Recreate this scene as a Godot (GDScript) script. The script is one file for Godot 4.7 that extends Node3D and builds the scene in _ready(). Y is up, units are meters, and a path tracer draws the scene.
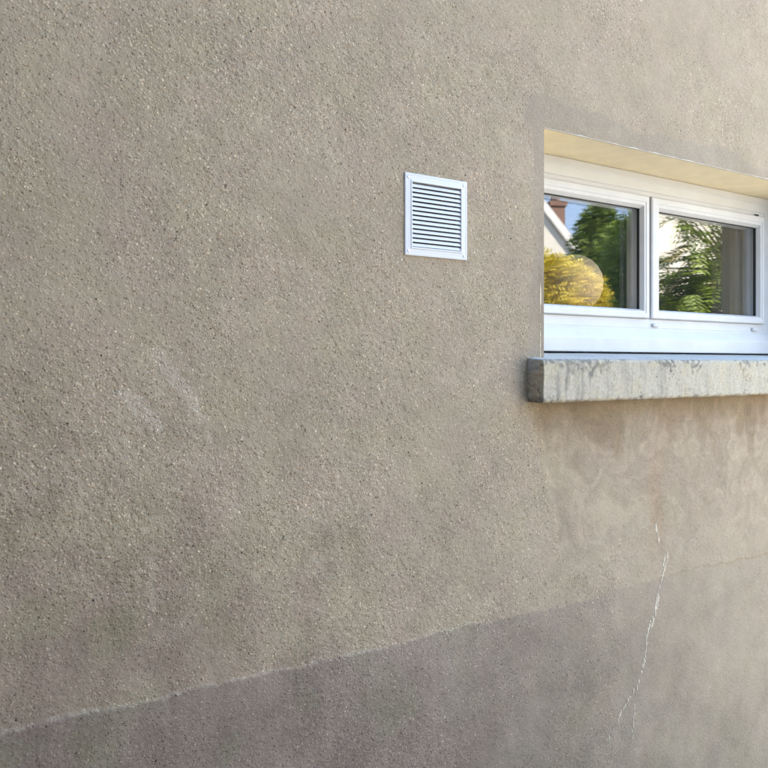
extends Node3D
# A rendered house wall seen at an angle: air vent, recessed two-leaf window, concrete sill, old plinth line.
# World: the wall lies in z = 0 and faces +z; x runs along it to the right; y is up.

const F := 769.0          # focal length in photograph pixels
const HORIZON := 364.0    # photograph row of eye level
const D := 1.4            # camera to wall
const EYE := 1.6
const YAW := 33.0
const GLASS := -0.187     # plane of the panes

# opening in the wall
const OX0 := 1.388
const OX1 := 2.703
const OY0 := 1.560
const OY1 := 2.1926
const FRAME_Z := -0.166
const JOINT := 0.990      # height of the old plinth line

var rng := RandomNumberGenerator.new()
var M := {}
var taken := {}
var n_wave: FastNoiseLite
var n_mid: FastNoiseLite
var n_fine: FastNoiseLite
var n_blot: FastNoiseLite
var n_hue: FastNoiseLite
var n_grain: FastNoiseLite
var n_streak: FastNoiseLite


func _ready() -> void:
	rng.seed = 7
	# ---- camera
	var cam := Camera3D.new()
	cam.name = "camera"
	add_child(cam)
	cam.position = Vector3(0, EYE, D)
	cam.rotation_degrees = Vector3(0, -YAW, 0)
	var near := 0.05
	cam.set_frustum(768.0 / F * near, Vector2(0, -(384.0 - HORIZON) / F * near), near, 400.0)
	cam.current = true
	# ---- sky, exposure
	var env := Environment.new()
	env.background_mode = Environment.BG_SKY
	var sky := Sky.new()
	var sm := ProceduralSkyMaterial.new()
	sm.sky_top_color = Color(0.54, 0.69, 0.88)
	sm.sky_horizon_color = Color(0.80, 0.85, 0.90)
	sm.sky_curve = 0.12
	sm.ground_bottom_color = Color(0.40, 0.37, 0.33)
	sm.ground_horizon_color = Color(0.62, 0.64, 0.66)
	sm.sun_angle_max = 12.0
	sm.sky_cover = clouds()
	sm.sky_cover_modulate = Color(0.55, 0.53, 0.50)
	sky.sky_material = sm
	env.sky = sky
	env.background_energy_multiplier = 1.0
	env.tonemap_mode = Environment.TONE_MAPPER_LINEAR
	env.tonemap_exposure = 6.2
	env.ssao_enabled = true
	env.ssil_enabled = true
	env.sdfgi_enabled = true
	var we := WorldEnvironment.new()
	we.name = "world_environment"
	we.environment = env
	add_child(we)
	# ---- sun: behind the house, the wall is in its shade
	var sun := DirectionalLight3D.new()
	sun.name = "sun"
	sun.light_color = Color(1.0, 0.95, 0.86)
	sun.light_energy = 1.5
	sun.light_angular_distance = 0.5
	sun.shadow_enabled = true
	add_child(sun)
	sun.look_at_from_position(Vector3(0.16, 0.72, -0.65) * 30.0, Vector3.ZERO, Vector3.UP)

	noises()
	materials()
	ground()
	house()
	vent()
	globe()
	surroundings()


# ------------------------------------------------------------------ helpers

func numbered(called: String) -> String:
	if not taken.has(called):
		taken[called] = 0
		return called
	taken[called] += 1
	return "%s_%03d" % [called, taken[called]]


func thing(called: String, at: Vector3, label: String, category: String, group := "") -> Node3D:
	var o := Node3D.new()
	o.name = numbered(called)
	add_child(o)
	o.position = at
	tag(o, label, category, group)
	return o


func tag(o: Node, label: String, category: String, group := "") -> void:
	o.set_meta("label", label)
	o.set_meta("category", category)
	if group:
		o.set_meta("group", group)


func start() -> SurfaceTool:
	var st := SurfaceTool.new()
	st.begin(Mesh.PRIMITIVE_TRIANGLES)
	return st


func part(called: String, st: SurfaceTool, m: Material, parent: Node, flat := true) -> MeshInstance3D:
	if flat:
		st.generate_normals()
	return put(called, st.commit(), m, parent)


func put(called: String, mesh: Mesh, m: Material, parent: Node) -> MeshInstance3D:
	var o := MeshInstance3D.new()
	o.name = called
	o.mesh = mesh
	o.material_override = m
	parent.add_child(o, true)
	return o


func quad(st: SurfaceTool, a: Vector3, b: Vector3, c: Vector3, d: Vector3) -> void:
	# a b c d run counter-clockwise seen from the front
	st.set_smooth_group(-1)
	for p in [a, c, b, a, d, c]:
		st.add_vertex(p)


func tri(st: SurfaceTool, a: Vector3, b: Vector3, c: Vector3) -> void:
	st.set_smooth_group(-1)
	for p in [a, c, b]:
		st.add_vertex(p)


func box(st: SurfaceTool, c: Vector3, s: Vector3, bevel := 0.002, turn := Basis.IDENTITY) -> void:
	# a box with chamfered edges
	var h := s * 0.5
	var bv: float = min(bevel, min(h.x, min(h.y, h.z)) * 0.6)
	for ax in 3:
		var u := (ax + 1) % 3
		var v := (ax + 2) % 3
		for sg in [-1.0, 1.0]:
			var pts := []
			for e in [[-1, -1], [1, -1], [1, 1], [-1, 1]]:
				var p := Vector3.ZERO
				p[ax] = h[ax] * sg
				p[u] = (h[u] - bv) * e[0]
				p[v] = (h[v] - bv) * e[1]
				pts.append(c + turn * p)
			if sg < 0:
				pts.reverse()
			quad(st, pts[0], pts[1], pts[2], pts[3])
	for ax in 3:      # edges along ax
		var u := (ax + 1) % 3
		var v := (ax + 2) % 3
		for su in [-1.0, 1.0]:
			for sv in [-1.0, 1.0]:
				var pts := []
				for k in [[0, -1], [0, 1], [1, 1], [1, -1]]:
					var p := Vector3.ZERO
					p[ax] = (h[ax] - bv) * k[1]
					p[u] = (h[u] if k[0] == 0 else h[u] - bv) * su
					p[v] = (h[v] - bv if k[0] == 0 else h[v]) * sv
					pts.append(c + turn * p)
				var nrm: Vector3 = (pts[1] - pts[0]).cross(pts[2] - pts[0])
				var outd := Vector3.ZERO
				outd[u] = su
				outd[v] = sv
				if nrm.dot(turn * outd) < 0:
					pts.reverse()
				quad(st, pts[0], pts[1], pts[2], pts[3])
	for sx in [-1.0, 1.0]:
		for sy in [-1.0, 1.0]:
			for sz in [-1.0, 1.0]:
				var s3 := Vector3(sx, sy, sz)
				var pts := []
				for k in 3:
					var p := h - Vector3.ONE * bv
					p[k] = h[k]
					pts.append(c + turn * (p * s3))
				if (pts[1] - pts[0]).cross(pts[2] - pts[0]).dot(turn * s3) < 0:
					pts.reverse()
				tri(st, pts[0], pts[1], pts[2])


func ring(st: SurfaceTool, x0: float, x1: float, y0: float, y1: float, prof: Array, wide := Vector4.ONE) -> void:
	# a mitred frame: prof holds (inset, z) from the outside edge inwards; wide scales the insets left, right, below, above
	for k in prof.size() - 1:
		var four := []
		for p in [prof[k], prof[k + 1]]:
			var xa: float = x0 + p.x * wide.x
			var xb: float = x1 - p.x * wide.y
			var ya: float = y0 + p.x * wide.z
			var yb: float = y1 - p.x * wide.w
			four.append([Vector3(xa, ya, p.y), Vector3(xb, ya, p.y), Vector3(xb, yb, p.y), Vector3(xa, yb, p.y)])
		for s in 4:
			var t := (s + 1) % 4
			quad(st, four[0][s], four[0][t], four[1][t], four[1][s])


func sweep(st: SurfaceTool, prof: Array, x0: float, x1: float) -> void:
	# a bar along x with profile (y, z), listed so that the outside lies to the right going on
	for k in prof.size() - 1:
		var a: Vector2 = prof[k]
		var b: Vector2 = prof[k + 1]
		quad(st, Vector3(x0, a.x, a.y), Vector3(x0, b.x, b.y), Vector3(x1, b.x, b.y), Vector3(x1, a.x, a.y))


func tube(st: SurfaceTool, pts: Array, radii: Array, sides := 7) -> void:
	var rings := []
	for k in pts.size():
		var dir: Vector3 = (pts[min(k + 1, pts.size() - 1)] - pts[max(k - 1, 0)]).normalized()
		var a := dir.cross(Vector3(0.31, 0.12, 0.94)).normalized()
		var b := dir.cross(a)
		var r := []
		for s in sides:
			var t := TAU * s / sides
			r.append(pts[k] + (a * cos(t) + b * sin(t)) * radii[k])
		rings.append(r)
	for k in pts.size() - 1:
		for s in sides:
			var t := (s + 1) % sides
			quad(st, rings[k][s], rings[k + 1][s], rings[k + 1][t], rings[k][t])


func lathe(st: SurfaceTool, prof: Array, sides: int, at: Vector3) -> void:
	for k in prof.size() - 1:
		for s in sides:
			var t0 := TAU * s / sides
			var t1 := TAU * (s + 1) / sides
			var a: Vector2 = prof[k]
			var b: Vector2 = prof[k + 1]
			quad(st, at + Vector3(cos(t1) * a.x, a.y, sin(t1) * a.x), at + Vector3(cos(t0) * a.x, a.y, sin(t0) * a.x), at + Vector3(cos(t0) * b.x, b.y, sin(t0) * b.x), at + Vector3(cos(t1) * b.x, b.y, sin(t1) * b.x))


func in_photo(px: float, py: float, depth: float) -> Vector3:
	var y := deg_to_rad(YAW)
	return Vector3(0, EYE, D) + Vector3(cos(y), 0, sin(y)) * ((px - 384.0) / F * depth) + Vector3.UP * ((HORIZON - py) / F * depth) + Vector3(sin(y), 0, -cos(y)) * depth


func on_wall(px: float, py: float, z := 0.0) -> Vector3:
	var near := in_photo(px, py, 1.0)
	return in_photo(px, py, (D - z) / (D - near.z))


func mirrored(px: float, py: float, depth: float) -> Vector3:
	# where a thing stands that the window pane reflects at that pixel
	var p := in_photo(px, py, depth)
	return Vector3(p.x, p.y, 2.0 * GLASS - p.z)


func smooth(a: float, b: float, x: float) -> float:
	return smoothstep(a, b, x)


# ------------------------------------------------------------------ materials

func noise(freq: float, octaves := 1, sd := 1, kind := FastNoiseLite.TYPE_SIMPLEX_SMOOTH) -> FastNoiseLite:
	var n := FastNoiseLite.new()
	n.noise_type = kind
	n.frequency = freq
	n.seed = sd
	if octaves > 1:
		n.fractal_type = FastNoiseLite.FRACTAL_FBM
		n.fractal_octaves = octaves
	else:
		n.fractal_type = FastNoiseLite.FRACTAL_NONE
	return n


func noises() -> void:
	n_wave = noise(1.1, 2, 3)
	n_mid = noise(9.0, 3, 5)
	n_fine = noise(60.0, 2, 6)
	n_blot = noise(3.2, 4, 8)
	n_hue = noise(5.5, 2, 9)
	n_streak = noise(1.0, 3, 11)
	n_grain = noise(150.0, 1, 12, FastNoiseLite.TYPE_CELLULAR)
	n_grain.cellular_return_type = FastNoiseLite.RETURN_DISTANCE


func srgb(r: float, g: float, b: float) -> Color:
	return Color(r, g, b).linear_to_srgb()


func plain(r: float, g: float, b: float, rough := 0.8, spec := 0.5) -> StandardMaterial3D:
	var m := StandardMaterial3D.new()
	m.albedo_color = srgb(r, g, b)
	m.roughness = rough
	m.metallic_specular = spec
	return m


func clouds() -> ImageTexture:
	# thin scattered cloud, the same all round
	var w := 1024
	var n := noise(2.2, 5, 90)
	var im := Image.create(w, w / 2, false, Image.FORMAT_RGBA8)
	for y in w / 2:
		var el := PI * (0.5 - (y + 0.5) / (w / 2))
		for x in w:
			var a := 0.0
			if el > 0.0:
				var az := TAU * (x + 0.5) / w
				a = 0.75 * smoothstep(-0.05, 0.5, n.get_noise_3d(cos(az) * cos(el), sin(el) * 2.0, sin(az) * cos(el)))
			im.set_pixel(x, y, Color(1, 1, 1, a))
	return ImageTexture.create_from_image(im)


func grain_textures() -> Array:
	# aggregate of a rough-cast render, 2048 pixels for 1.64 m: (tone, height); grains are laid one over another and wrap round the edges
	var n := 2048
	var base := noise(0.012, 4, 21).get_seamless_image(n, n).get_data()
	var fine := noise(0.30, 2, 22).get_seamless_image(n, n).get_data()
	var red := PackedByteArray()
	var high := PackedByteArray()
	var blue := PackedByteArray()
	red.resize(n * n)
	blue.resize(n * n)
	high.resize(n * n)
	for i in n * n:
		var v := 176 + (base[i] - 128) / 12 + (fine[i] - 128) / 6
		red[i] = v
		blue[i] = v
		high[i] = 40 + fine[i] / 5
	var r2 := RandomNumberGenerator.new()
	r2.seed = 4
	for k in 190000:
		var cx := r2.randi() & 2047
		var cy := r2.randi() & 2047
		var pick := r2.randf()
		var rad := 1.0 + 2.3 * r2.randf() * r2.randf()
		var v := 176.0 + r2.randfn(0, 16.0)
		var w := r2.randf_range(-3.0, 5.0)
		var up := 90 + int(rad * 55.0)
		if pick < 0.022:
			v = r2.randf_range(208, 242)
			rad = 1.0 + 2.2 * r2.randf() * r2.randf()
			up = 230
		elif pick < 0.10:
			v = r2.randf_range(194, 216)
		elif pick > 0.978:
			v = r2.randf_range(84, 118)      # dark stone chips and open pits
			rad = 1.0 + 1.7 * r2.randf() * r2.randf()
			up = 30
		elif pick > 0.88:
			v = r2.randf_range(134, 156)
			w = r2.randf_range(-2.0, 10.0)
		var vr := clampi(int(v + w), 0, 255)
		var vb := clampi(int(v - w), 0, 255)
		var rr := rad * rad
		var c := int(ceil(rad))
		for dy in range(-c, c + 1):
			var row := ((cy + dy) & 2047) << 11
			for dx in range(-c, c + 1):
				var q := dx * dx + dy * dy
				if q <= rr:
					var at := row + ((cx + dx) & 2047)
					red[at] = vr
					blue[at] = vb
					high[at] = clampi(up - int(q * 11.0), 0, 255)
	var out := PackedByteArray()
	out.resize(n * n * 3)
	var soft := PackedByteArray()
	soft.resize(n * n * 3)
	var j := 0
	for i in n * n:
		soft[j] = 106 + red[i] * 2 / 5
		soft[j + 1] = 106 + (red[i] + blue[i]) / 5
		soft[j + 2] = 106 + blue[i] * 2 / 5
		out[j] = red[i]
		out[j + 1] = (red[i] + blue[i]) >> 1
		out[j + 2] = blue[i]
		j += 3
	return [ImageTexture.create_from_image(Image.create_from_data(n, n, false, Image.FORMAT_RGB8, out)), ImageTexture.create_from_image(Image.create_from_data(n, n, false, Image.FORMAT_RGB8, soft)), ImageTexture.create_from_image(Image.create_from_data(n, n, false, Image.FORMAT_L8, high))]


func blotch(n: int, freq: float, octaves: int, sd: int, dark: Color, light: Color) -> NoiseTexture2D:
	var t := NoiseTexture2D.new()
	t.width = n
	t.height = n
	t.seamless = true
	t.noise = noise(freq, octaves, sd)
	var g := Gradient.new()
	g.set_color(0, dark)
	g.set_color(1, light)
	t.color_ramp = g
	return t


func materials() -> void:
	var gt := grain_textures()
	var wall := StandardMaterial3D.new()
	wall.vertex_color_use_as_albedo = true
	wall.albedo_texture = gt[0]
	wall.heightmap_enabled = true
	wall.heightmap_texture = gt[2]
	wall.heightmap_scale = 0.12
	wall.roughness = 0.95
	wall.metallic_specular = 0.25
	M.wall = wall
	M.wall_smooth = wall.duplicate()
	M.wall_smooth.albedo_texture = gt[1]
	M.wall_smooth.heightmap_scale = 0.07
	var con := StandardMaterial3D.new()
	con.vertex_color_use_as_albedo = true
	con.albedo_texture = blotch(512, 0.035, 5, 31, Color(0.86, 0.86, 0.85), Color(1, 1, 1))
	con.uv1_triplanar = true
	con.uv1_scale = Vector3.ONE * 5.0
	con.roughness = 0.92
	con.metallic_specular = 0.25
	M.concrete = con
	M.render_plain = plain(0.33, 0.26, 0.19, 0.95, 0.25)
	M.added_wing = plain(0.20, 0.165, 0.13, 0.95, 0.25)
	M.cream = plain(0.84, 0.72, 0.49, 0.75, 0.35)
	M.cream.albedo_texture = blotch(512, 0.02, 5, 44, Color(0.95, 0.95, 0.95), Color(1, 1, 1))
	M.cream.uv1_triplanar = true
	M.cream.uv1_scale = Vector3.ONE * 1.3
	M.pvc = plain(0.61, 0.61, 0.615, 0.36, 0.45)
	M.pvc.albedo_texture = blotch(512, 0.012, 3, 61, Color(0.955, 0.95, 0.94), Color(1, 1, 1))
	M.pvc.uv1_triplanar = true
	M.pvc.uv1_scale = Vector3.ONE * 1.1
	M.vent = plain(0.61, 0.61, 0.625, 0.42, 0.45)
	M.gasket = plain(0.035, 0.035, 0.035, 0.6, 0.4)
	M.duct = plain(0.36, 0.36, 0.36, 0.7, 0.4)
	M.dark = plain(0.06, 0.06, 0.06, 0.9, 0.2)
	M.steel = plain(0.55, 0.55, 0.55, 0.35, 0.5)
	M.steel.metallic = 0.8
	M.white_paint = plain(0.53, 0.455, 0.355, 0.7, 0.4)
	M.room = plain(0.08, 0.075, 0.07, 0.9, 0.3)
	var glass := StandardMaterial3D.new()
	glass.transparency = BaseMaterial3D.TRANSPARENCY_ALPHA
	glass.albedo_color = Color(0.9, 0.95, 0.93, 0.003)
	glass.roughness = 0.0
	glass.metallic_specular = 0.5
	M.glass = glass
	M.paving = plain(0.60, 0.53, 0.42, 0.95, 0.25)
	M.paving.albedo_texture = blotch(1024, 0.02, 6, 71, Color(0.72, 0.72, 0.72), Color(1, 1, 1))
	M.paving.uv1_triplanar = true
	M.paving.uv1_world_triplanar = true
	M.paving.uv1_scale = Vector3.ONE * 0.6
	M.dark_ground = plain(0.075, 0.06, 0.045, 0.98, 0.2)
	M.white_wall = plain(0.80, 0.77, 0.70, 0.9, 0.3)
	M.white_wall.albedo_texture = blotch(512, 0.02, 5, 72, Color(0.93, 0.93, 0.93), Color(1, 1, 1))
	M.white_wall.uv1_triplanar = true
	M.trim = plain(0.80, 0.79, 0.77, 0.5, 0.4)
	M.grey_wall = plain(0.42, 0.40, 0.40, 0.9, 0.3)
	M.roof = plain(0.20, 0.15, 0.13, 0.85, 0.3)
	M.brick = plain(0.24, 0.15, 0.12, 0.9, 0.3)
	M.bark = plain(0.16, 0.12, 0.085, 0.95, 0.2)
	var leaf := StandardMaterial3D.new()
	leaf.vertex_color_use_as_albedo = true
	leaf.roughness = 0.5
	leaf.metallic_specular = 0.4
	leaf.backlight_enabled = true
	leaf.backlight = Color(0.55, 0.6, 0.3)
	leaf.cull_mode = BaseMaterial3D.CULL_DISABLED
	M.leaf = leaf
	var paper := plain(0.60, 0.50, 0.38, 0.8, 0.3)
	paper.albedo_texture = blotch(512, 0.06, 4, 81, Color(0.82, 0.70, 0.55), Color(1, 1, 1))
	paper.uv1_triplanar = true
	paper.uv1_scale = Vector3.ONE * 6.0
	M.paper = paper


# ------------------------------------------------------------------ setting

func ground() -> void:
	var st := start()
	quad(st, Vector3(-150, 0, 150), Vector3(150, 0, 150), Vector3(150, 0, -150), Vector3(-150, 0, -150))
	var g := part("ground", st, M.paving, self)
	g.set_meta("kind", "structure")
	st = start()
	quad(st, Vector3(HX0, 0.004, 3.5), Vector3(1.7, 0.004, 3.5), Vector3(1.7, 0.004, 0.0), Vector3(HX0, 0.004, 0.0))
	var e := part("added_dark_bed", st, M.dark_ground, self)  # unseen dark ground, added to cut light bounced onto the lower wall
	e.set_meta("kind", "structure")


# ------------------------------------------------------------------ the wall

func hole_gap(x: float, y: float) -> float:
	# distance to the window opening, negative inside
	var dx: float = max(OX0 - x, x - OX1)
	var dy: float = max(OY0 - y, y - OY1)
	return max(dx, dy) if max(dx, dy) < 0 or min(dx, dy) < 0 else Vector2(dx, dy).length()


func joint_at(x: float) -> float:
	return JOINT + n_streak.get_noise_2d(x * 2.3, 7.0) * 0.016 + n_mid.get_noise_2d(x, 3.3) * 0.006 + n_fine.get_noise_2d(x, 1.3) * 0.0035


func patch_share(x: float, y: float) -> float:
	# the smooth later coat under the sill
	var edge := 1.375 + n_streak.get_noise_2d(y * 5.0, 40.0) * 0.03 + smooth(1.42, 1.2, y) * 0.05
	return smooth(edge - 0.012, edge + 0.012, x) * smooth(1.51, 1.50, y) * smooth(1.02, 1.22, y + n_mid.get_noise_2d(x * 0.6, y * 0.6) * 0.12)


func band_share(x: float, y: float) -> float:
	# trowelled mortar round the opening, left when the window was put in
	if y < 1.5:
		return 0.0
	var w := 0.045 + n_streak.get_noise_2d(x * 2.5, y * 2.5 + 9.0) * 0.035
	if y > OY1:
		w += 0.02 * smooth(1.75, 1.4, x)
	var g := hole_gap(x, y)
	return smooth(w + 0.008, w - 0.006, g)


func fine_coat(x: float, y: float) -> bool:
	# where the render was floated smooth: round the window, under the sill, and the plinth beyond it
	if patch_share(x, y) > 0.5 or band_share(x, y) > 0.5:
		return true
	var rubbed := -0.34 + 0.9 * n_blot.get_noise_2d(x * 0.7 + 30.0, y * 0.7) + 0.55 * smooth(0.7, 2.4, x) + 0.35 * smooth(1.3, 1.9, x) * smooth(1.35, 1.1, y) + 0.15 * smooth(1.0, 0.98, y)
	return n_fine.get_noise_2d(x * 1.6, y * 1.6 + 2.0) * 0.9 < rubbed


func relief(x: float, y: float) -> float:
	var rough := 1.0
	var pl := smooth(joint_at(x) + 0.002, joint_at(x) - 0.004, y)
	var pa := patch_share(x, y)
	var ba := band_share(x, y)
	rough *= 1.0 - 0.45 * pl
	rough *= 1.0 - 0.55 * pa
	rough *= 1.0 - 0.5 * ba
	rough *= 0.85 + 0.5 * n_blot.get_noise_2d(x * 0.7 + 30.0, y * 0.7) * -1.0 - 0.25 * smooth(0.7, 2.4, x)
	var near_edge := smooth(0.0, 0.02, hole_gap(x, y))
	var h := n_wave.get_noise_2d(x, y) * 0.0035 + n_mid.get_noise_2d(x, y) * 0.0011
	h += (0.5 + n_grain.get_noise_2d(x, y) * 0.5) * -0.0018 * rough + n_fine.get_noise_2d(x, y) * 0.0009 * rough
	h += pl * (0.0017 * smooth(1.9, 0.3, x) * (1.0 + 0.9 * n_mid.get_noise_2d(x * 1.2, 8.0)) - 0.002 * smooth(1.5, 2.2, x))
	h -= pa * 0.002
	return h * (0.15 + 0.85 * near_edge)


func tone(x: float, y: float) -> Color:
	# base colour of the render: sand-brown rough-cast above, grey cement plinth below, stains and painted shade
	var pl := smooth(joint_at(x) + 0.002, joint_at(x) - 0.003, y)
	var pa := patch_share(x, y)
	var ba := band_share(x, y)
	var blot := n_blot.get_noise_2d(x, y)
	var mid := n_mid.get_noise_2d(x * 1.3, y * 1.3 + 20.0)
	var c := Vector3(0.80, 0.645, 0.465)
	c = c.lerp(Vector3(0.645, 0.525, 0.405), pl * (1.0 - 0.8 * smooth(1.25, 2.3, x + n_blot.get_noise_2d(x * 1.5, y * 1.5 + 4.0) * 0.5)))
	c = c.lerp(Vector3(0.765, 0.612, 0.44), pa)
	c = c.lerp(Vector3(0.70, 0.58, 0.435), ba * 0.8)
	var v := 1.0 + (blot * 0.085 + mid * 0.05) * (1.0 - 0.4 * pl)
	# rain streaks, stretched upright
	v += n_streak.get_noise_2d(x * 9.0, y * 1.1 + 60.0) * 0.035
	var hue := n_hue.get_noise_2d(x, y) * (1.0 - 0.5 * smooth(0.9, 1.6, x))
	c *= v
	c.x *= 1.0 + 0.035 * max(hue, 0.0)
	c.y *= 1.0 + 0.04 * max(-hue, 0.0)
	c.z *= 1.0 + 0.03 * max(hue, 0.0) - 0.02 * max(-hue, 0.0)
	# green and violet-grey algae mottling; shade of the lower left painted in with it
	var algae_shade := 1.0 - smooth(0.75, 1.75, y + x * 0.35 + blot * 0.32 + mid * 0.16 + 0.02)
	if algae_shade > 0.0:
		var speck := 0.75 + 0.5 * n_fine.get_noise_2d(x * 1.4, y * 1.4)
		c = c.lerp(c * Vector3(0.66, 0.675, 0.64).lerp(Vector3(0.69, 0.645, 0.68), smooth(-0.06, 0.06, hue * 0.5 + (1.12 - y) * 0.5) * smooth(1.5, 0.9, x)), clampf(algae_shade * speck * 1.1, 0.0, 0.95))
	# lime bloom left by the trowel in the smooth coat
	if pa > 0.0:
		var swirl := n_mid.get_noise_2d(x * 0.5 + n_blot.get_noise_2d(x, y) * 0.3, y * 0.9 + n_hue.get_noise_2d(x, y) * 0.2)
		c *= 1.0 + pa * (0.12 * smooth(0.12, 0.4, swirl) - 0.10 * smooth(-0.1, -0.4, swirl))
	# brown runs of dirt below the sill, deepened for the shadow under it
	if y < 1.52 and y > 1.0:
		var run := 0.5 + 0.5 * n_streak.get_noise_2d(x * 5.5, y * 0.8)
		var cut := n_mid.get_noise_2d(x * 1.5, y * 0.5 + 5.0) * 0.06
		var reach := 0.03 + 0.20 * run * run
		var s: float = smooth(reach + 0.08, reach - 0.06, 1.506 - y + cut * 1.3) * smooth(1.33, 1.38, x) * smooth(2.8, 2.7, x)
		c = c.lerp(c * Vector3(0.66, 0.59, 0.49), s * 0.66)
		# reddish run
		var red: float = smooth(0.06, 0.0, abs(x - 1.83 + n_streak.get_noise_2d(3.0, y * 6.0) * 0.02)) * smooth(1.02, 1.16, y) * smooth(1.45, 1.25, y)
		c = c.lerp(c * Vector3(0.93, 0.84, 0.79), red * 0.8)
	# old lime scrapes on the left
	for a in [[0.417, 1.617, 0.486, 1.527, 0.017], [0.362, 1.545, 0.415, 1.49, 0.020], [0.486, 1.527, 0.52, 1.455, 0.004], [0.406, 1.26, 0.409, 1.155, 0.010]]:
		var p := Vector2(x, y)
		var q := Geometry2D.get_closest_point_to_segment(p, Vector2(a[0], a[1]), Vector2(a[2], a[3]))
		var dd := p.distance_to(q) + n_fine.get_noise_2d(x * 0.8, y * 0.8) * 0.006
		if dd < a[4]:
			c = c.lerp(Vector3(0.95, 0.80, 0.61), (0.8 if a[1] > 1.4 else 0.4) * smooth(a[4], a[4] * 0.4, dd))
	# pale line along the joint: light on the ledge, painted in
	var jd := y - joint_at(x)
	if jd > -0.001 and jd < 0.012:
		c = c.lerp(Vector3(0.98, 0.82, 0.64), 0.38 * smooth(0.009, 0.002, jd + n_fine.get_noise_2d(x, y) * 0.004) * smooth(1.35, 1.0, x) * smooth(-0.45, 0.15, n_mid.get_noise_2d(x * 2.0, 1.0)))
	return Color(c.x, c.y, c.z)


func spaced(stops: Array, s0: float, s1: float) -> PackedFloat32Array:
	# grid lines through all stops; the spacing grows from s0 at the first to s1 at the last
	var out := PackedFloat32Array()
	var a: float = stops[0]
	var total: float = stops[stops.size() - 1] - a
	for k in stops.size() - 1:
		var lo: float = stops[k]
		var hi: float = stops[k + 1]
		var s: float = lerp(s0, s1, ((lo + hi) * 0.5 - a) / total)
		var n: int = max(1, int(round((hi - lo) / s)))
		for i in n:
			out.append(lerp(lo, hi, float(i) / n))
	out.append(stops[stops.size() - 1])
	return out


const VX0 := 0.975
const VX1 := 1.125
const VY0 := 1.851
const VY1 := 2.012

func wall_face(parent: Node) -> void:
	var xs := spaced([-0.25, 0.35, VX0, VX1, OX0, 2.0, OX1, 2.95], 0.0024, 0.0046)
	var ys := spaced([0.2, 0.7, 1.0, OY0, VY0, VY1, OY1, 2.95], 0.0032, 0.0034)
	var nx := xs.size()
	var ny := ys.size()
	var pos := PackedVector3Array()
	var nor := PackedVector3Array()
	var uv := PackedVector2Array()
	var col := PackedColorArray()
	pos.resize(nx * ny)
	nor.resize(nx * ny)
	uv.resize(nx * ny)
	col.resize(nx * ny)
	# colours vary slowly: worked out on a coarser grid of the same lines
	for j in ny:
		for i in nx:
			var k := j * nx + i
			var x := xs[i]
			var y := ys[j]
			pos[k] = Vector3(x, y, relief(x, y))
			uv[k] = Vector2(x, -y) / 1.64
	for j in ny:
		for i in nx:
			var k := j * nx + i
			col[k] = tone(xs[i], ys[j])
			var i0: int = max(i - 1, 0)
			var i1: int = min(i + 1, nx - 1)
			var j0: int = max(j - 1, 0)
			var j1: int = min(j + 1, ny - 1)
			var dx := pos[j * nx + i1] - pos[j * nx + i0]
			var dy := pos[j1 * nx + i] - pos[j0 * nx + i]
			nor[k] = dx.cross(dy).normalized()
	var idx := PackedInt32Array()
	idx.resize((nx - 1) * (ny - 1) * 6)
	var idx2 := PackedInt32Array()
	idx2.resize((nx - 1) * (ny - 1) * 6)
	var w := 0
	var w2 := 0
	for j in ny - 1:
		var cy := (ys[j] + ys[j + 1]) * 0.5
		for i in nx - 1:
			var cx := (xs[i] + xs[i + 1]) * 0.5
			if cx > OX0 and cx < OX1 and cy > OY0 and cy < OY1:
				continue
			if cx > VX0 and cx < VX1 and cy > VY0 and cy < VY1:
				continue
			var k := j * nx + i
			if fine_coat(cx, cy):
				for q in [k, k + nx, k + 1, k + 1, k + nx, k + nx + 1]:
					idx2[w2] = q
					w2 += 1
				continue
			idx[w] = k
			idx[w + 1] = k + nx
			idx[w + 2] = k + 1
			idx[w + 3] = k + 1
			idx[w + 4] = k + nx
			idx[w + 5] = k + nx + 1
			w += 6
	idx.resize(w)
	idx2.resize(w2)
	var arr := []
	arr.resize(Mesh.ARRAY_MAX)
	arr[Mesh.ARRAY_VERTEX] = pos
	arr[Mesh.ARRAY_NORMAL] = nor
	arr[Mesh.ARRAY_TEX_UV] = uv
	arr[Mesh.ARRAY_COLOR] = col
	arr[Mesh.ARRAY_INDEX] = idx
	var mesh := ArrayMesh.new()
	mesh.add_surface_from_arrays(Mesh.PRIMITIVE_TRIANGLES, arr)
	var arr2 := arr.duplicate()
	arr2[Mesh.ARRAY_INDEX] = idx2
	mesh.add_surface_from_arrays(Mesh.PRIMITIVE_TRIANGLES, arr2)
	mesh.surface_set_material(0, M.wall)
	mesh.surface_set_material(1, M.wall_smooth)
	put("wall", mesh, null, parent).set_meta("label", "sand-grey rough-cast wall face with a grey cement plinth")


const HX0 := -0.55     # inner corner with the added side block
const HX1 := 3.45     # free corner of the house
const HTOP := 5.2
const HBACK := -7.0

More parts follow.
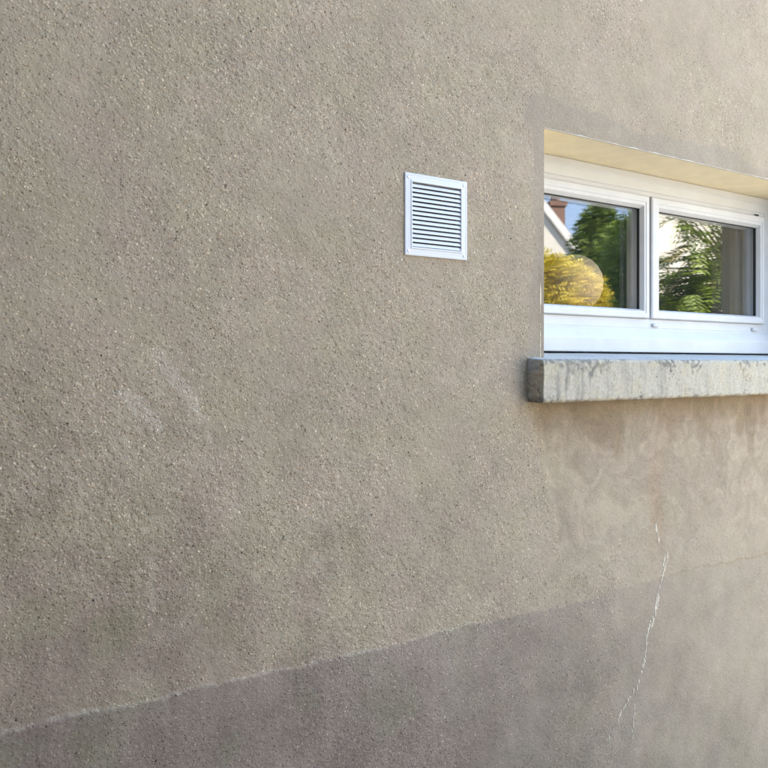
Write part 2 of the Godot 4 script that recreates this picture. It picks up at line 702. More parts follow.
func house() -> void:
	var h := thing("house", Vector3.ZERO, "weathered house wall in sand-grey rough-cast render with a recessed white window", "house")
	wall_face(h)
	# the rest of the front round the finely built part
	var st := start()
	var z := 0.0
	quad(st, Vector3(HX0, 0, z), Vector3(-0.25, 0, z), Vector3(-0.25, HTOP, z), Vector3(HX0, HTOP, z))
	quad(st, Vector3(2.95, 0, z), Vector3(HX1, 0, z), Vector3(HX1, HTOP, z), Vector3(2.95, HTOP, z))
	quad(st, Vector3(-0.25, 2.95, z), Vector3(2.95, 2.95, z), Vector3(2.95, HTOP, z), Vector3(-0.25, HTOP, z))
	quad(st, Vector3(-0.25, 0, z), Vector3(2.95, 0, z), Vector3(2.95, 0.2, z), Vector3(-0.25, 0.2, z))
	# side, back
	quad(st, Vector3(HX1, 0, 0), Vector3(HX1, 0, HBACK), Vector3(HX1, HTOP, HBACK), Vector3(HX1, HTOP, 0))
	quad(st, Vector3(HX1, 0, HBACK), Vector3(-6, 0, HBACK), Vector3(-6, HTOP, HBACK), Vector3(HX1, HTOP, HBACK))
	part("wall", st, M.render_plain, h)
	# inner leaf of the front wall, and the room behind it
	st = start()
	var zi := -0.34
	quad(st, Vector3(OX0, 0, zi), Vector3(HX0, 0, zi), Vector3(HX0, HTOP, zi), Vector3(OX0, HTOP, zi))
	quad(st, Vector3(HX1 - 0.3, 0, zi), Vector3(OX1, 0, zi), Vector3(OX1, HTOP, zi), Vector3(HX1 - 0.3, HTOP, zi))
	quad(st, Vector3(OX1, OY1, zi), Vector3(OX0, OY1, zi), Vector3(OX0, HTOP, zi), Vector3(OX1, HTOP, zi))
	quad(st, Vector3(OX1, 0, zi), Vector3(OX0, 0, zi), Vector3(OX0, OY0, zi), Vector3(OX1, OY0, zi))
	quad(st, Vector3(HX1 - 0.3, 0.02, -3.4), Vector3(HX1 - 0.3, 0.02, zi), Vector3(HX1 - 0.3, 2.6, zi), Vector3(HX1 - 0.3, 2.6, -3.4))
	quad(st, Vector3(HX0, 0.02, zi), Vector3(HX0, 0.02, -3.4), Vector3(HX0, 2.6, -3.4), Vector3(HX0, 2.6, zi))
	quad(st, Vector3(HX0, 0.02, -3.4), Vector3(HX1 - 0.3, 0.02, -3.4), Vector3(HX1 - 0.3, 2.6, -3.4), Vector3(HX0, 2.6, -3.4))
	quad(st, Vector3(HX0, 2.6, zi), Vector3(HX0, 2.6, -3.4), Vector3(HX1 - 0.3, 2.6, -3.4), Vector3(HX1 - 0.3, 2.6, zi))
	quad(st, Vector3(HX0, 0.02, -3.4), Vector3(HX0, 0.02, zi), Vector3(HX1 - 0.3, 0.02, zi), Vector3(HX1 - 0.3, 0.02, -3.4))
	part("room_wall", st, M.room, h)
	st = start()
	box(st, Vector3((HX1 - 6.0) * 0.5, HTOP + 0.1, HBACK * 0.5), Vector3(HX1 + 6.0 + 0.06, 0.2, -HBACK + 0.06), 0.01)
	part("roof", st, M.roof, h)
	# unseen side block, added to hold back sky light at the left
	st = start()
	box(st, Vector3((HX0 - 6.0) * 0.5, HTOP * 0.5, 1.9), Vector3(HX0 + 6.0, HTOP, 3.8), 0.01)
	part("added_wing", st, M.added_wing, h)
	reveals(h)
	sill(h)
	window(h)
	drips(h)


func reveals(h: Node) -> void:
	# painted lining of the opening: jambs and soffit 12 mm thick, behind the arris
	var st := start()
	var zb := -0.34
	var front := -0.0012
	var y0 := OY0
	box(st, Vector3((OX0 + OX1) * 0.5, OY1 + 0.006, (zb + front) * 0.5), Vector3(OX1 - OX0 + 0.01, 0.012, front - zb), 0.0008)
	part("soffit", st, M.cream, h)
	for x in [OX0 - 0.006, OX1 + 0.006]:
		st = start()
		box(st, Vector3(x, (y0 + OY1) * 0.5, (zb + front) * 0.5), Vector3(0.012, OY1 - y0, front - zb), 0.0008)
		part("jamb", st, M.cream, h)
	# ragged edge of white paint along the lintel arris
	st = start()
	var n := 260
	for k in n:
		var xa: float = lerp(OX0, OX1, float(k) / n)
		var xb: float = lerp(OX0, OX1, float(k + 1) / n)
		var ha: float = 0.0007 + 0.0030 * max(0.0, n_mid.get_noise_2d(xa * 1.5, 2.0) + n_fine.get_noise_2d(xa, 5.0) * 0.15 + 0.1)
		var hb: float = 0.0007 + 0.0030 * max(0.0, n_mid.get_noise_2d(xb * 1.5, 2.0) + n_fine.get_noise_2d(xb, 5.0) * 0.15 + 0.1)
		var zf := 0.0018
		quad(st, Vector3(xa, OY1 - 0.0005, zf), Vector3(xb, OY1 - 0.0005, zf), Vector3(xb, OY1 + hb, zf - 0.0006), Vector3(xa, OY1 + ha, zf - 0.0006))
		quad(st, Vector3(xa, OY1 + ha, zf - 0.0006), Vector3(xb, OY1 + hb, zf - 0.0006), Vector3(xb, OY1 + hb, -0.004), Vector3(xa, OY1 + ha, -0.004))
		quad(st, Vector3(xa, OY1 - 0.0005, -0.004), Vector3(xb, OY1 - 0.0005, -0.004), Vector3(xb, OY1 - 0.0005, zf), Vector3(xa, OY1 - 0.0005, zf))
	part("paint_edge", st, M.white_paint, h)


func sill(h: Node) -> void:
	# cast concrete sill: weathered top, drip edge, worn arrises; a fine grid so that stains have their own outline
	var x0 := 1.335
	var x1 := 2.756
	# profile from the back of the top, over the front, to the back of the bottom: y, z, with fine steps
	var key := [Vector2(1.634, FRAME_Z - 0.02), Vector2(1.6115, 0.046), Vector2(1.609, 0.0505), Vector2(1.604, 0.0525), Vector2(1.512, 0.0520), Vector2(1.507, 0.0495), Vector2(1.505, 0.044), Vector2(1.506, -0.03)]
	var prof := [key[0]]
	for k in key.size() - 1:
		var len: float = key[k].distance_to(key[k + 1])
		var n: int = max(1, int(len / 0.0026))
		for i in n:
			prof.append(key[k].lerp(key[k + 1], float(i + 1) / n))
	var nx := int((x1 - x0) / 0.0028)
	var st := start()
	st.set_smooth_group(0)
	for k in prof.size():
		for i in nx + 1:
			var x: float = lerp(x0, x1, float(i) / nx)
			var p: Vector2 = prof[k]
			var wob := n_mid.get_noise_3d(x * 1.5, p.x * 1.5, p.y * 1.5) * 0.0022 + n_fine.get_noise_3d(x, p.x, p.y) * 0.0005
			var dir := (Vector2(p.x, p.y) - Vector2(1.558, -0.02)).normalized()
			var q := p + dir * wob if k > 0 else p
			st.set_color(sill_tone(x, p.x, p.y))
			st.add_vertex(Vector3(x, q.x, q.y))
	for k in prof.size() - 1:
		for i in nx:
			var a := k * (nx + 1) + i
			for v in [a, a + 1, a + nx + 1, a + 1, a + nx + 2, a + nx + 1]:
				st.add_index(v)
	# ends
	var base := prof.size() * (nx + 1)
	for e in 2:
		var x: float = x0 if e == 0 else x1
		var ns := 12
		for k in prof.size():
			for s in ns + 1:
				var p: Vector2 = prof[k].lerp(Vector2(1.558, -0.02), float(s) / ns)
				var wob := n_mid.get_noise_3d(x * 1.5, prof[k].x * 1.5, prof[k].y * 1.5) * 0.0022 + n_fine.get_noise_3d(x, prof[k].x, prof[k].y) * 0.0005
				if s == 0 and k > 0:
					p += (prof[k] - Vector2(1.558, -0.02)).normalized() * wob
				st.set_color(sill_tone(x, p.x, p.y))
				st.add_vertex(Vector3(x + (n_fine.get_noise_2d(p.x, p.y) * 0.0015 if s > 0 else 0.0), p.x, p.y))
		for k in prof.size() - 1:
			for s in ns:
				var a := base + k * (ns + 1) + s
				var order := [a, a + ns + 1, a + 1, a + 1, a + ns + 1, a + ns + 2]
				if e == 1:
					order.reverse()
				for v in order:
					st.add_index(v)
		base += prof.size() * (ns + 1)
	st.generate_normals()
	put("window_sill", st.commit(), M.concrete, h).set_meta("label", "stained pale concrete sill with dark lichen spots")


func sill_tone(x: float, y: float, z: float) -> Color:
	var c := Vector3(0.50, 0.445, 0.355)
	if z > 0.04:
		# streaks that run down the front, denser to the free end
		var run := n_streak.get_noise_2d(x * 22.0, y * 3.0) + 0.4 * n_streak.get_noise_2d(x * 60.0, y * 9.0)
		var left := smooth(1.75, 1.36, x)
		c = c.lerp(Vector3(0.20, 0.19, 0.165), clampf(run * 1.3 + 0.15 * left, 0.0, 0.9) * (0.40 + 0.5 * left))
		c = c.lerp(Vector3(0.53, 0.475, 0.37), smooth(1.7, 2.1, x) * 0.5)
		# black weathering that creeps down from the top arris
		var creep := 0.016 + 0.05 * n_streak.get_noise_2d(x * 7.0, 3.0) + 0.02 * n_mid.get_noise_2d(x * 3.0, y * 1.5)
		c = c.lerp(Vector3(0.17, 0.165, 0.145), 0.75 * smooth(creep, creep - 0.012, 1.61 - y) * smooth(-0.25, 0.3, n_fine.get_noise_2d(x * 0.8, y * 0.8)))
		c = c.lerp(Vector3(0.56, 0.47, 0.31), 0.35 * smooth(0.15, 0.4, n_blot.get_noise_2d(x * 4.0, y * 4.0 + 7.0)))
	# lichen: small dark dots in groups
	var dots := n_fine.get_noise_3d(x * 1.9, y * 1.9, z * 1.9)
	var where := n_blot.get_noise_3d(x * 3.0, y * 3.0, z * 3.0)
	c = c.lerp(Vector3(0.09, 0.09, 0.085), 0.8 * smooth(0.60, 0.74, dots + where * 0.9))
	# growth along the lower arris and the top arris
	var arris := smooth(0.012, 0.0, y - 1.505 + n_mid.get_noise_2d(x * 4.0, 3.0) * 0.012)
	c = c.lerp(Vector3(0.20, 0.19, 0.165), arris * 0.7 * smooth(-0.3, 0.2, n_fine.get_noise_2d(x * 0.5, y)))
	if z < 0.04 and y > 1.58:
		c = Vector3(0.50, 0.49, 0.47) * (1.0 + 0.1 * where)
	return Color(c.x, c.y, c.z)


func window(h: Node) -> void:
	var w := Node3D.new()
	w.name = "window"
	h.add_child(w)
	var x0 := OX0 - 0.0
	var x1 := OX1 - 0.0
	var f := FRAME_Z
	var yb := 1.634          # back of the sill
	var yt := OY1 - 0.0005
	# fixed outer frame: a mitred ring with a stepped profile, then the outer bead
	var st := start()
	ring(st, x0 + 0.001, x1 - 0.001, 1.69, yt, [Vector2(0, f - 0.06), Vector2(0, f - 0.002), Vector2(0.002, f), Vector2(0.020, f), Vector2(0.024, f - 0.004), Vector2(0.050, f - 0.006), Vector2(0.053, f - 0.009), Vector2(0.066, f - 0.010), Vector2(0.068, f - 0.014), Vector2(0.068, f - 0.06)])
	part("frame", st, M.pvc, w)
	# lower bar and projecting sub-sill
	st = start()
	sweep(st, [Vector2(1.7435, f - 0.05), Vector2(1.7435, f - 0.010), Vector2(1.7415, f - 0.0075), Vector2(1.709, f - 0.005), Vector2(1.7065, f - 0.003), Vector2(1.7055, f + 0.001), Vector2(1.6815, f + 0.0165), Vector2(1.678, f + 0.0185), Vector2(1.675, f + 0.0195), Vector2(1.638, f + 0.0195), Vector2(1.636, f + 0.0175), Vector2(1.636, f - 0.05)], x0 + 0.001, x1 - 0.001)
	part("sub_sill", st, M.pvc, w)
	# drain caps on the lower bar
	for px in [[655.6, 325.5], [754.5, 331.0]]:
		var p := on_wall(px[0], px[1], f)
		st = start()
		box(st, Vector3(p.x, 1.722, f - 0.001), Vector3(0.030, 0.011, 0.012), 0.003)
		part("drain_cap", st, M.pvc, w)
	# two sashes
	var sashes := [[1.455, 2.0035], [2.0145, 2.634]]
	for s in sashes:
		var a: float = s[0]
		var b: float = s[1]
		var sy0 := 1.7425
		var sy1 := 2.1245
		st = start()
		var g := f + 0.005
		var wide := Vector4(1.0 if a < 2.0 else 1.5, 1.0, 0.93, 1.33)
		ring(st, a, b, sy0, sy1, [Vector2(0, f - 0.055), Vector2(0, g - 0.003), Vector2(0.003, g), Vector2(0.0155, g), Vector2(0.0165, g - 0.0018), Vector2(0.0235, g - 0.0022), Vector2(0.0290, g - 0.0125), Vector2(0.0300, g - 0.0145), Vector2(0.0300, f - 0.06)], wide)
		var sash := part("sash", st, M.pvc, w)
		sash.set_meta("label", "white plastic sash frame")
		var i0 := Vector2(a + 0.030 * wide.x, sy0 + 0.030 * wide.z)
		var i1 := Vector2(b - 0.030 * wide.y, sy1 - 0.030 * wide.w)
		st = start()
		ring(st, i0.x - 0.001, i1.x + 0.001, i0.y - 0.001, i1.y + 0.001, [Vector2(0, g - 0.0165), Vector2(0.0012, g - 0.0160), Vector2(0.0022, g - 0.0170), Vector2(0.0024, GLASS + 0.0005)])
		part("seal", st, M.gasket, w)
		for zz in [GLASS, GLASS - 0.020]:
			st = start()
			box(st, Vector3((i0.x + i1.x) * 0.5, (i0.y + i1.y) * 0.5, zz - 0.002), Vector3(i1.x - i0.x + 0.004, i1.y - i0.y + 0.004, 0.004), 0.0003)
			part("pane", st, M.glass, w)
	# black bar behind the meeting stiles, stands in for shadow in the gap
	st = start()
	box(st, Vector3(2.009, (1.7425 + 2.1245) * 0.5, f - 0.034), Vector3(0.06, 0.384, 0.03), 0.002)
	part("gap_shade", st, M.gasket, w)
	st = start()
	box(st, Vector3(2.589, 2.1265, f + 0.001), Vector3(0.018, 0.006, 0.008), 0.001)
	part("hinge", st, M.dark, w)
	# inner window board
	st = start()
	box(st, Vector3((OX0 + OX1) * 0.5, 1.70, -0.37), Vector3(OX1 - OX0 - 0.004, 0.03, 0.24), 0.004)
	part("window_board", st, M.pvc, h)


func drips(h: Node) -> void:
	# dribbles of white paint that ran down the wall
	var runs := [
		[Vector2(668, 553), Vector2(667, 562), Vector2(663, 576), Vector2(659, 592), Vector2(656, 607), Vector2(650, 625), Vector2(646, 640), Vector2(646, 655), Vector2(642, 672), Vector2(637, 685), Vector2(635, 700), Vector2(633, 724), Vector2(632, 742)],
		[Vector2(634, 690), Vector2(627, 701), Vector2(619, 716), Vector2(611, 733), Vector2(606, 742)],
		[Vector2(656, 524), Vector2(657, 532), Vector2(659, 541)],
		[Vector2(665, 556), Vector2(663, 566)],
		[Vector2(659, 598), Vector2(655, 616), Vector2(652, 628)]]
	var r3 := RandomNumberGenerator.new()
	r3.seed = 12
	for q in runs.size():
		var st := start()
		var run: Array = runs[q]
		for k in run.size() - 1:
			var a := on_wall(run[k].x, run[k].y)
			var b := on_wall(run[k + 1].x, run[k + 1].y)
			var steps: int = max(1, int(a.distance_to(b) / 0.0055))
			for i in steps:
				if r3.randf() < (0.25 if q == 0 and k > 2 or q == 1 or q == 4 else 0.03):
					continue
				var p := a.lerp(b, (i + r3.randf_range(0.0, 0.6)) / steps)
				p.x += r3.randfn(0, 0.0014)
				var wx := r3.randf_range(0.0015, 0.0048) * (1.25 if k < 2 else 1.0) * (0.7 if q == 1 or k > 8 else 1.0)
				var wy := r3.randf_range(0.004, 0.012)
				p.z = relief(p.x, p.y) + 0.0003
				blob(st, p, wx, wy, 0.0011, r3)
		part("paint_drip", st, M.white_paint, h)


func blob(st: SurfaceTool, p: Vector3, wx: float, wy: float, hz: float, r3: RandomNumberGenerator) -> void:
	var n := 8
	var lean := r3.randf_range(-0.25, 0.25)
	var rim := []
	var up := []
	for s in n:
		var t := TAU * s / n
		var k := r3.randf_range(0.7, 1.15)
		var o := Vector3(cos(t) * wx * k + sin(t) * wy * lean * 0.3, sin(t) * wy * k, 0)
		rim.append(p + o - Vector3(0, 0, 0.0012))
		up.append(p + o * 0.6 + Vector3(0, 0, hz * 0.8))
	for s in n:
		var t := (s + 1) % n
		quad(st, rim[s], rim[t], up[t], up[s])
		tri(st, up[s], up[t], p + Vector3(0, 0, hz))


# ------------------------------------------------------------------ things on and in the wall

func vent() -> void:
	var x0 := 0.9618
	var x1 := 1.1376
	var y0 := 1.8408
	var y1 := 2.0236
	var v := thing("air_vent", Vector3(0, 0, 0), "square white plastic louvred air vent screwed to the rendered wall", "air vent")
	var st := start()
	var bx := 0.0185
	# flange with a raised inner border
	ring(st, x0, x1, y0, y1, [Vector2(0, -0.004), Vector2(0, 0.0030), Vector2(0.0010, 0.0042), Vector2(0.0050, 0.0046), Vector2(0.0056, 0.0042), Vector2(0.0150, 0.0046), Vector2(0.0160, 0.0058), Vector2(bx, 0.0060), Vector2(bx + 0.0008, 0.0054), Vector2(bx + 0.0008, -0.012)])
	part("flange", st, M.vent, v)
	# louvres
	var n := 14
	var ya := y0 + bx + 0.001
	var yb := y1 - bx - 0.003
	var pitch := (yb - ya) / n
	st = start()
	box(st, Vector3.ZERO, Vector3(x1 - x0 - 2.0 * bx - 0.0005, pitch * 0.80, 0.0016), 0.0006, Basis(Vector3.RIGHT, deg_to_rad(-24.0)))
	st.generate_normals()
	var mesh := st.commit()
	for k in n:
		var s := put("slat", mesh, M.vent, v)
		s.position = Vector3((x0 + x1) * 0.5, ya + pitch * (k + 0.48), 0.0026)
	# screws
	st = start()
	lathe(st, [Vector2(0.0034, -0.001), Vector2(0.0033, 0.0004), Vector2(0.0024, 0.0011), Vector2(0.0005, 0.0011), Vector2(0.0004, 0.0006), Vector2(0, 0.0006)], 12, Vector3.ZERO)
	st.generate_normals()
	var head := st.commit()
	for p in [Vector2(x0 + 0.0098, y0 + 0.0098), Vector2(x1 - 0.0098, y0 + 0.0098), Vector2(x0 + 0.0098, y1 - 0.0098), Vector2(x1 - 0.0098, y1 - 0.0098)]:
		var s := put("screw", head, M.steel, v)
		s.position = Vector3(p.x, p.y, 0.0044)
		s.rotation_degrees.x = 90.0
	# duct through the wall
	st = start()
	var dx0 := VX0 + 0.002
	var dx1 := VX1 - 0.002
	var dy0 := VY0 + 0.002
	var dy1 := VY1 - 0.002
	ring(st, dx0 - 0.003, dx1 + 0.003, dy0 - 0.003, dy1 + 0.003, [Vector2(0, -0.006), Vector2(0.003, -0.006), Vector2(0.003, -0.25)])
	quad(st, Vector3(dx0, dy0, -0.25), Vector3(dx1, dy0, -0.25), Vector3(dx1, dy1, -0.25), Vector3(dx0, dy1, -0.25))
	part("duct", st, M.duct, v)


func globe() -> void:
	# a round patterned paper globe behind the left-hand pane
	var c := in_photo(573, 284, 2.43)
	var r := 0.093
	var foot := 1.715
	var g := thing("paper_globe", Vector3(c.x, foot, c.z), "round yellow patterned paper globe standing inside behind the window pane", "globe")
	var st := start()
	var prof := []
	var n := 40
	for k in n + 1:
		var t := PI * (0.06 + 0.88 * k / n)
		var rr := r * sin(t) + 0.0008 * sin(k * PI * 0.5)
		prof.append(Vector2(rr, c.y - foot - r * cos(t)))
	lathe(st, prof, 48, Vector3.ZERO)
	part("shade", st, M.paper, g)
	st = start()
	lathe(st, [Vector2(0.0, 0.0), Vector2(0.045, 0.0), Vector2(0.045, 0.006), Vector2(0.02, 0.010), Vector2(0.018, c.y - foot - r + 0.004), Vector2(0, c.y - foot - r + 0.004)], 24, Vector3.ZERO)
	part("stand", st, M.bark, g)


# ------------------------------------------------------------------ what the panes mirror

func gable_house(at: Vector3, yaw: float, w: float, eave: float, ridge: float, depth: float, label: String) -> Node3D:
	# at: right-hand front corner on the ground; local x runs to the right, the gable faces -z
	var h := thing("gabled_house", at, label, "house")
	h.rotation.y = yaw
	var st := start()
	var A := Vector3(-w, 0, 0)
	var B := Vector3(0, 0, 0)
	var up := Vector3(0, eave, 0)
	var top := Vector3(-w * 0.5, ridge, 0)
	var back := Vector3(0, 0, depth)
	quad(st, B, A, A + up, B + up)
	tri(st, B + up, A + up, top)
	quad(st, A + back, B + back, B + back + up, A + back + up)
	tri(st, A + back + up, B + back + up, top + back)
	quad(st, B + back, B, B + up, B + back + up)
	quad(st, A, A + back, A + back + up, A + up)
	part("wall", st, M.white_wall, h)
	# roof slopes with thickness
	var over := 0.07
	for s in [0, 1]:
		st = start()
		var e: Vector3 = (B if s == 0 else A) + up
		var dir: Vector3 = (e - top).normalized()
		var n: Vector3 = dir.cross(Vector3(0, 0, 1)).normalized()
		if n.y < 0:
			n = -n
		var length: float = e.distance_to(top) + over
		var mid: Vector3 = top + dir * length * 0.5 + Vector3(0, 0, depth * 0.5) + n * 0.07
		box(st, mid, Vector3(length, 0.12, depth + over * 2.0), 0.01, Basis(dir, n, dir.cross(n)))
		part("roof", st, M.roof, h)
		st = start()
		var fm: Vector3 = top + dir * length * 0.5 + Vector3(0, 0, -over - 0.02) + n * 0.02
		box(st, fm, Vector3(length, 0.16, 0.035), 0.004, Basis(dir, n, dir.cross(n)))
		part("bargeboard", st, M.trim, h)
	return h


func leaves(list: Array, size: float, count: int, dark: Vector3, light: Vector3, sd: int, slim := 0.5) -> ArrayMesh:
	# list of [centre, radii]: leaf-shaped faces spread through clumps, more of them towards the outside
	var r4 := RandomNumberGenerator.new()
	r4.seed = sd
	var pos := PackedVector3Array()
	var nor := PackedVector3Array()
	var col := PackedColorArray()
	for item in list:
		var c: Vector3 = item[0]
		var rad: Vector3 = item[1]
		# sprigs in the clump
		for k in count:
			var d := Vector3(r4.randfn(0, 1), r4.randfn(0, 1), r4.randfn(0, 1)).normalized()
			var q := c + d * rad * pow(r4.randf(), 0.45)
			var tw := (d + Vector3(r4.randfn(0, 0.5), r4.randfn(0.15, 0.5), r4.randfn(0, 0.5))).normalized()
			var v := dark.lerp(light, r4.randf())
			for l in 5:
				var dir := (tw + Vector3(r4.randfn(0, 0.7), r4.randfn(0, 0.7), r4.randfn(0, 0.7))).normalized()
				var side := dir.cross(Vector3(r4.randfn(0, 1), r4.randfn(0, 1), r4.randfn(0, 1))).normalized()
				leaf(pos, nor, col, q + tw * size * 0.5 * l, dir, side, size * r4.randf_range(0.7, 1.2), slim, v * r4.randf_range(0.85, 1.15))
	return leaf_mesh(pos, nor, col)


func leaf(pos: PackedVector3Array, nor: PackedVector3Array, col: PackedColorArray, q: Vector3, dir: Vector3, side: Vector3, s: float, slim: float, v: Vector3) -> void:
	var n := dir.cross(side)
	var tip := q + dir * s
	var m := q + dir * s * 0.45
	var a := m + side * s * slim * 0.5 + n * s * 0.08
	var b := m - side * s * slim * 0.5 + n * s * 0.08
	for t in [[q, a, tip], [q, tip, b]]:
		var nn: Vector3 = (t[2] - t[0]).cross(t[1] - t[0]).normalized()
		for p in t:
			pos.append(p)
			nor.append(nn)
			col.append(Color(v.x, v.y, v.z))


func leaf_mesh(pos: PackedVector3Array, nor: PackedVector3Array, col: PackedColorArray) -> ArrayMesh:
	var arr := []
	arr.resize(Mesh.ARRAY_MAX)
	arr[Mesh.ARRAY_VERTEX] = pos
	arr[Mesh.ARRAY_NORMAL] = nor
	arr[Mesh.ARRAY_COLOR] = col
	var mesh := ArrayMesh.new()
	mesh.add_surface_from_arrays(Mesh.PRIMITIVE_TRIANGLES, arr)
	return mesh


func tree(called: String, label: String, base: Vector3, clumps: Array, trunk_r: float, size: float, count: int, dark: Vector3, light: Vector3, sd: int, slim := 0.5) -> Node3D:
	# clumps are given in the world; each gets a limb from the trunk
	var t := thing(called, base, label, "tree" if "tree" in called else "shrub")
	var st := start()
	var mean := Vector3.ZERO
	for c in clumps:
		mean += c[0]
	mean /= clumps.size()
	var fork := Vector3(lerpf(base.x, mean.x, 0.4), mean.y * 0.5, lerpf(base.z, mean.z, 0.4)) - base
	tube(st, [Vector3.ZERO, fork * 0.5 + Vector3(0.03, 0, -0.02), fork, mean - base], [trunk_r, trunk_r * 0.8, trunk_r * 0.65, trunk_r * 0.25])
	for c in clumps:
		var e: Vector3 = c[0] - base
		tube(st, [fork, fork.lerp(e, 0.5) + Vector3(0, 0.08, 0), e], [trunk_r * 0.5, trunk_r * 0.3, trunk_r * 0.1], 5)
	part("trunk", st, M.bark, t)
	var local := []
	for c in clumps:
		local.append([c[0] - base, c[1]])
	put("crown", leaves(local, size, count, dark, light, sd, slim), M.leaf, t)
	return t


func surroundings() -> void:
	# white gabled house, its slope ends at the right-hand eave seen in the left pane
	var corner := mirrored(576, 250, 17.0)
	var eave := corner.y
	var gh := gable_house(Vector3(corner.x, 0, corner.z), deg_to_rad(24.0), 7.0, eave, eave + 4.2, 8.0, "white gabled house with a brick chimney mirrored in the window")
	var st := start()
	var ct := mirrored(555, 203, 20.0)
	var cl0 := (ct - gh.position).rotated(Vector3.UP, -gh.rotation.y)
	box(st, Vector3(cl0.x, ct.y - 1.3, cl0.z), Vector3(0.40, 2.4, 0.50), 0.02)
	box(st, Vector3(cl0.x, ct.y - 0.07, cl0.z), Vector3(0.48, 0.14, 0.58), 0.02)
	for k in [-0.12, 0.12]:
		tube(st, [Vector3(cl0.x, ct.y, cl0.z + k), Vector3(cl0.x, ct.y + 0.22, cl0.z + k)], [0.08, 0.065], 10)
	part("chimney", st, M.brick, gh)
	# tall white garden wall that fills the right pane behind the leaves
	var a := mirrored(653, 364, 8.2)
	var wh := thing("garden_wall", Vector3(a.x, 0, a.z), "tall plain white rendered garden wall mirrored behind feathery leaves", "wall")
	st = start()
	box(st, Vector3(4.0, 1.85, 0.14), Vector3(8.0, 3.7, 0.28), 0.015)
	part("wall", st, M.white_wall, wh)
	st = start()
	box(st, Vector3(4.0, 3.74, 0.14), Vector3(8.06, 0.08, 0.36), 0.012)
	part("coping", st, M.trim, wh)
	# trees and shrubs
	var g_dark := Vector3(0.060, 0.10, 0.020)
	var g_light := Vector3(0.21, 0.29, 0.05)
	var cl := []
	for p in [[599, 222, 11.0, 0.13], [599, 230, 11.0, 0.2], [597, 243, 11.0, 0.26], [608, 247, 11.0, 0.26], [594, 257, 11.0, 0.28], [612, 262, 10.6, 0.34], [602, 272, 10.8, 0.34], [596, 287, 10.8, 0.30], [615, 285, 10.6, 0.36], [604, 303, 10.8, 0.4], [620, 305, 10.8, 0.4], [605, 330, 10.8, 0.5]]:
		cl.append([mirrored(p[0], p[1], p[2]), Vector3.ONE * p[3]])
	var base := mirrored(602, 364, 11.0)
	tree("tree", "dark green leafy tree with a pointed top mirrored beside the white gable", Vector3(base.x, 0, base.z), cl, 0.10, 0.075, 260, g_dark, g_light, 101)
	cl = []
	for p in [[641, 232, 9.5, 0.16], [634, 240, 9.5, 0.2], [624, 246, 9.5, 0.19], [646, 247, 9.5, 0.22], [630, 258, 9.2, 0.26], [643, 268, 9.5, 0.3], [624, 270, 9.3, 0.2], [634, 284, 9.2, 0.3], [648, 292, 9.2, 0.3], [630, 305, 9.2, 0.32], [638, 325, 9.2, 0.4]]:
		cl.append([mirrored(p[0], p[1], p[2]), Vector3.ONE * p[3]])
	base = mirrored(634, 364, 9.4)
	tree("tree", "broad yellow-green leafy tree mirrored next to the pointed dark tree", Vector3(base.x, 0, base.z), cl, 0.10, 0.07, 260, g_dark * 1.3, g_light * 1.25, 102)
	cl = []
	for p in [[552, 276, 7.0, 0.07], [560, 270, 7.05, 0.06], [572, 274, 6.9, 0.07], [583, 281, 7.0, 0.06], [592, 289, 7.0, 0.06], [596, 300, 7.0, 0.07], [546, 288, 7.1, 0.12], [560, 286, 7.0, 0.11], [575, 290, 7.1, 0.11], [586, 300, 7.0, 0.09], [552, 304, 7.0, 0.14], [568, 304, 6.9, 0.13], [582, 314, 7.0, 0.14], [540, 270, 7.0, 0.12], [530, 290, 7.0, 0.25], [565, 335, 7.0, 0.3], [540, 330, 7.0, 0.35]]:
		cl.append([mirrored(p[0], p[1], p[2]), Vector3.ONE * p[3]])
	base = mirrored(560, 364, 7.0)
	tree("golden_shrub", "bright yellow leaved shrub mirrored below the white gable", Vector3(base.x, 0, base.z), cl, 0.04, 0.045, 160, Vector3(0.60, 0.46, 0.03), Vector3(0.82, 0.70, 0.10), 103, 0.6)
	hedge()
	pinnate_tree()


func hedge() -> void:
	# tall clipped hedge facing the left half of the wall, unseen: added to keep the light from that end
	var h := thing("added_hedge", Vector3(-2.0, 0, 3.1), "unseen dark hedge added to shade the vented end of the wall", "hedge")
	var list := []
	var st := start()
	for i in 9:
		var x := -3.2 + 0.8 * i
		tube(st, [Vector3(x, 0, 0), Vector3(x + 0.05, 1.6, 0.03), Vector3(x, 5.2, 0)], [0.06, 0.045, 0.02], 6)
		for k in 7:
			list.append([Vector3(x, 0.5 + 0.85 * k, 0), Vector3(0.55, 0.6, 0.45)])
	part("stem", st, M.bark, h)
	put("foliage", leaves(list, 0.09, 260, Vector3(0.025, 0.045, 0.02), Vector3(0.05, 0.085, 0.03), 120), M.leaf, h)


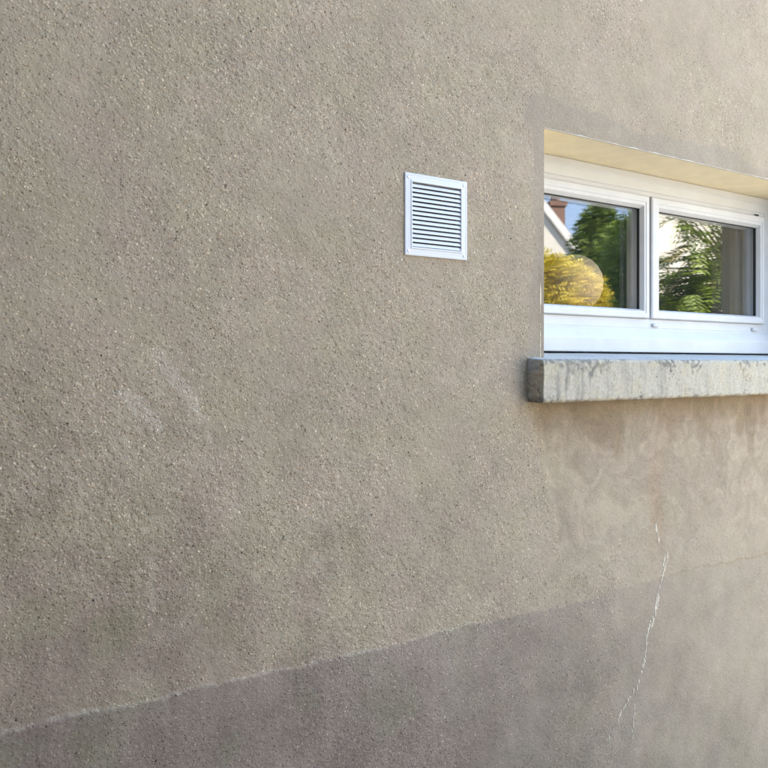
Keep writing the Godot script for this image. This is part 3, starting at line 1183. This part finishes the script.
func pinnate_tree() -> void:
	# feather-leaved tree whose branches hang before the white house
	var base3 := mirrored(735, 364, 6.2)
	var base := Vector3(base3.x, 0, base3.z)
	var t := thing("feather_leaved_tree", base, "tree with long feathery compound leaves mirrored before the white garden wall", "tree")
	var r5 := RandomNumberGenerator.new()
	r5.seed = 55
	var pos := PackedVector3Array()
	var nor := PackedVector3Array()
	var col := PackedColorArray()
	var st := start()
	var fork := Vector3(0, 2.1, 0)
	tube(st, [Vector3.ZERO, Vector3(0.03, 1.0, 0.02), fork, fork + Vector3(0, 1.2, 0.05)], [0.09, 0.075, 0.06, 0.035], 9)
	# each branch: end pixel, depth, number of compound leaves
	var twigs := [[664, 205, 5.9, 2], [680, 208, 5.8, 4], [694, 214, 5.8, 6], [706, 219, 5.8, 6], [716, 224, 5.8, 5], [686, 222, 5.9, 3], [664, 252, 5.9, 2], [712, 245, 5.9, 2], [682, 246, 5.9, 4], [688, 256, 5.9, 6], [700, 262, 6.0, 7], [716, 262, 6.0, 5], [668, 268, 6.0, 4], [680, 272, 6.1, 9], [694, 276, 6.1, 12], [710, 278, 6.1, 14], [672, 286, 6.1, 12], [686, 290, 6.1, 16], [700, 294, 6.0, 18], [716, 298, 6.0, 18], [668, 302, 6.0, 16], [682, 308, 6.0, 20], [698, 312, 6.0, 20], [730, 285, 6.0, 16], [740, 250, 6.1, 14], [735, 220, 6.1, 12], [658, 312, 6.1, 12], [720, 325, 6.0, 20], [690, 335, 6.0, 20]]
	for b in twigs:
		var e := mirrored(b[0], b[1], b[2]) - base
		var mid := fork.lerp(e, 0.55) + Vector3(0, 0.12, 0)
		tube(st, [fork + Vector3(0, 0.4, 0) * r5.randf(), mid, e], [0.02, 0.011, 0.004], 5)
		for k in int(b[3] * (1.6 if b[1] > 265 else 1.1)):
			var q := e + Vector3(r5.randfn(0, 0.07), r5.randfn(0, 0.05), r5.randfn(0, 0.10))
			var dir := Vector3(r5.randfn(0, 1), r5.randfn(-0.45, 0.45), r5.randfn(0, 1)).normalized()
			compound_leaf(pos, nor, col, q, dir, r5)
	part("trunk", st, M.bark, t)
	put("crown", leaf_mesh(pos, nor, col), M.leaf, t)


func compound_leaf(pos: PackedVector3Array, nor: PackedVector3Array, col: PackedColorArray, q: Vector3, dir: Vector3, r5: RandomNumberGenerator) -> void:
	var n := 6
	var len := r5.randf_range(0.13, 0.2)
	var side := dir.cross(Vector3.UP).normalized()
	side = (side + Vector3.UP * r5.randf_range(-0.4, 0.4)).normalized()
	var v := Vector3(0.11, 0.17, 0.028).lerp(Vector3(0.28, 0.37, 0.06), r5.randf())
	if r5.randf() < 0.05:
		v = Vector3(0.26, 0.20, 0.05)
	for k in n:
		var p := q + dir * len * (k + 1.0) / n + Vector3(0, -0.35 * len * pow((k + 1.0) / n, 2.0), 0)
		for s in [-1.0, 1.0]:
			var d: Vector3 = (side * s + dir * 0.45 + Vector3(0, -0.15, 0)).normalized()
			leaf(pos, nor, col, p, d, dir, 0.070 * r5.randf_range(0.8, 1.15), 0.48, v * r5.randf_range(0.9, 1.1))
	leaf(pos, nor, col, q + dir * len + Vector3(0, -0.35 * len, 0), dir, side, 0.06, 0.4, v)
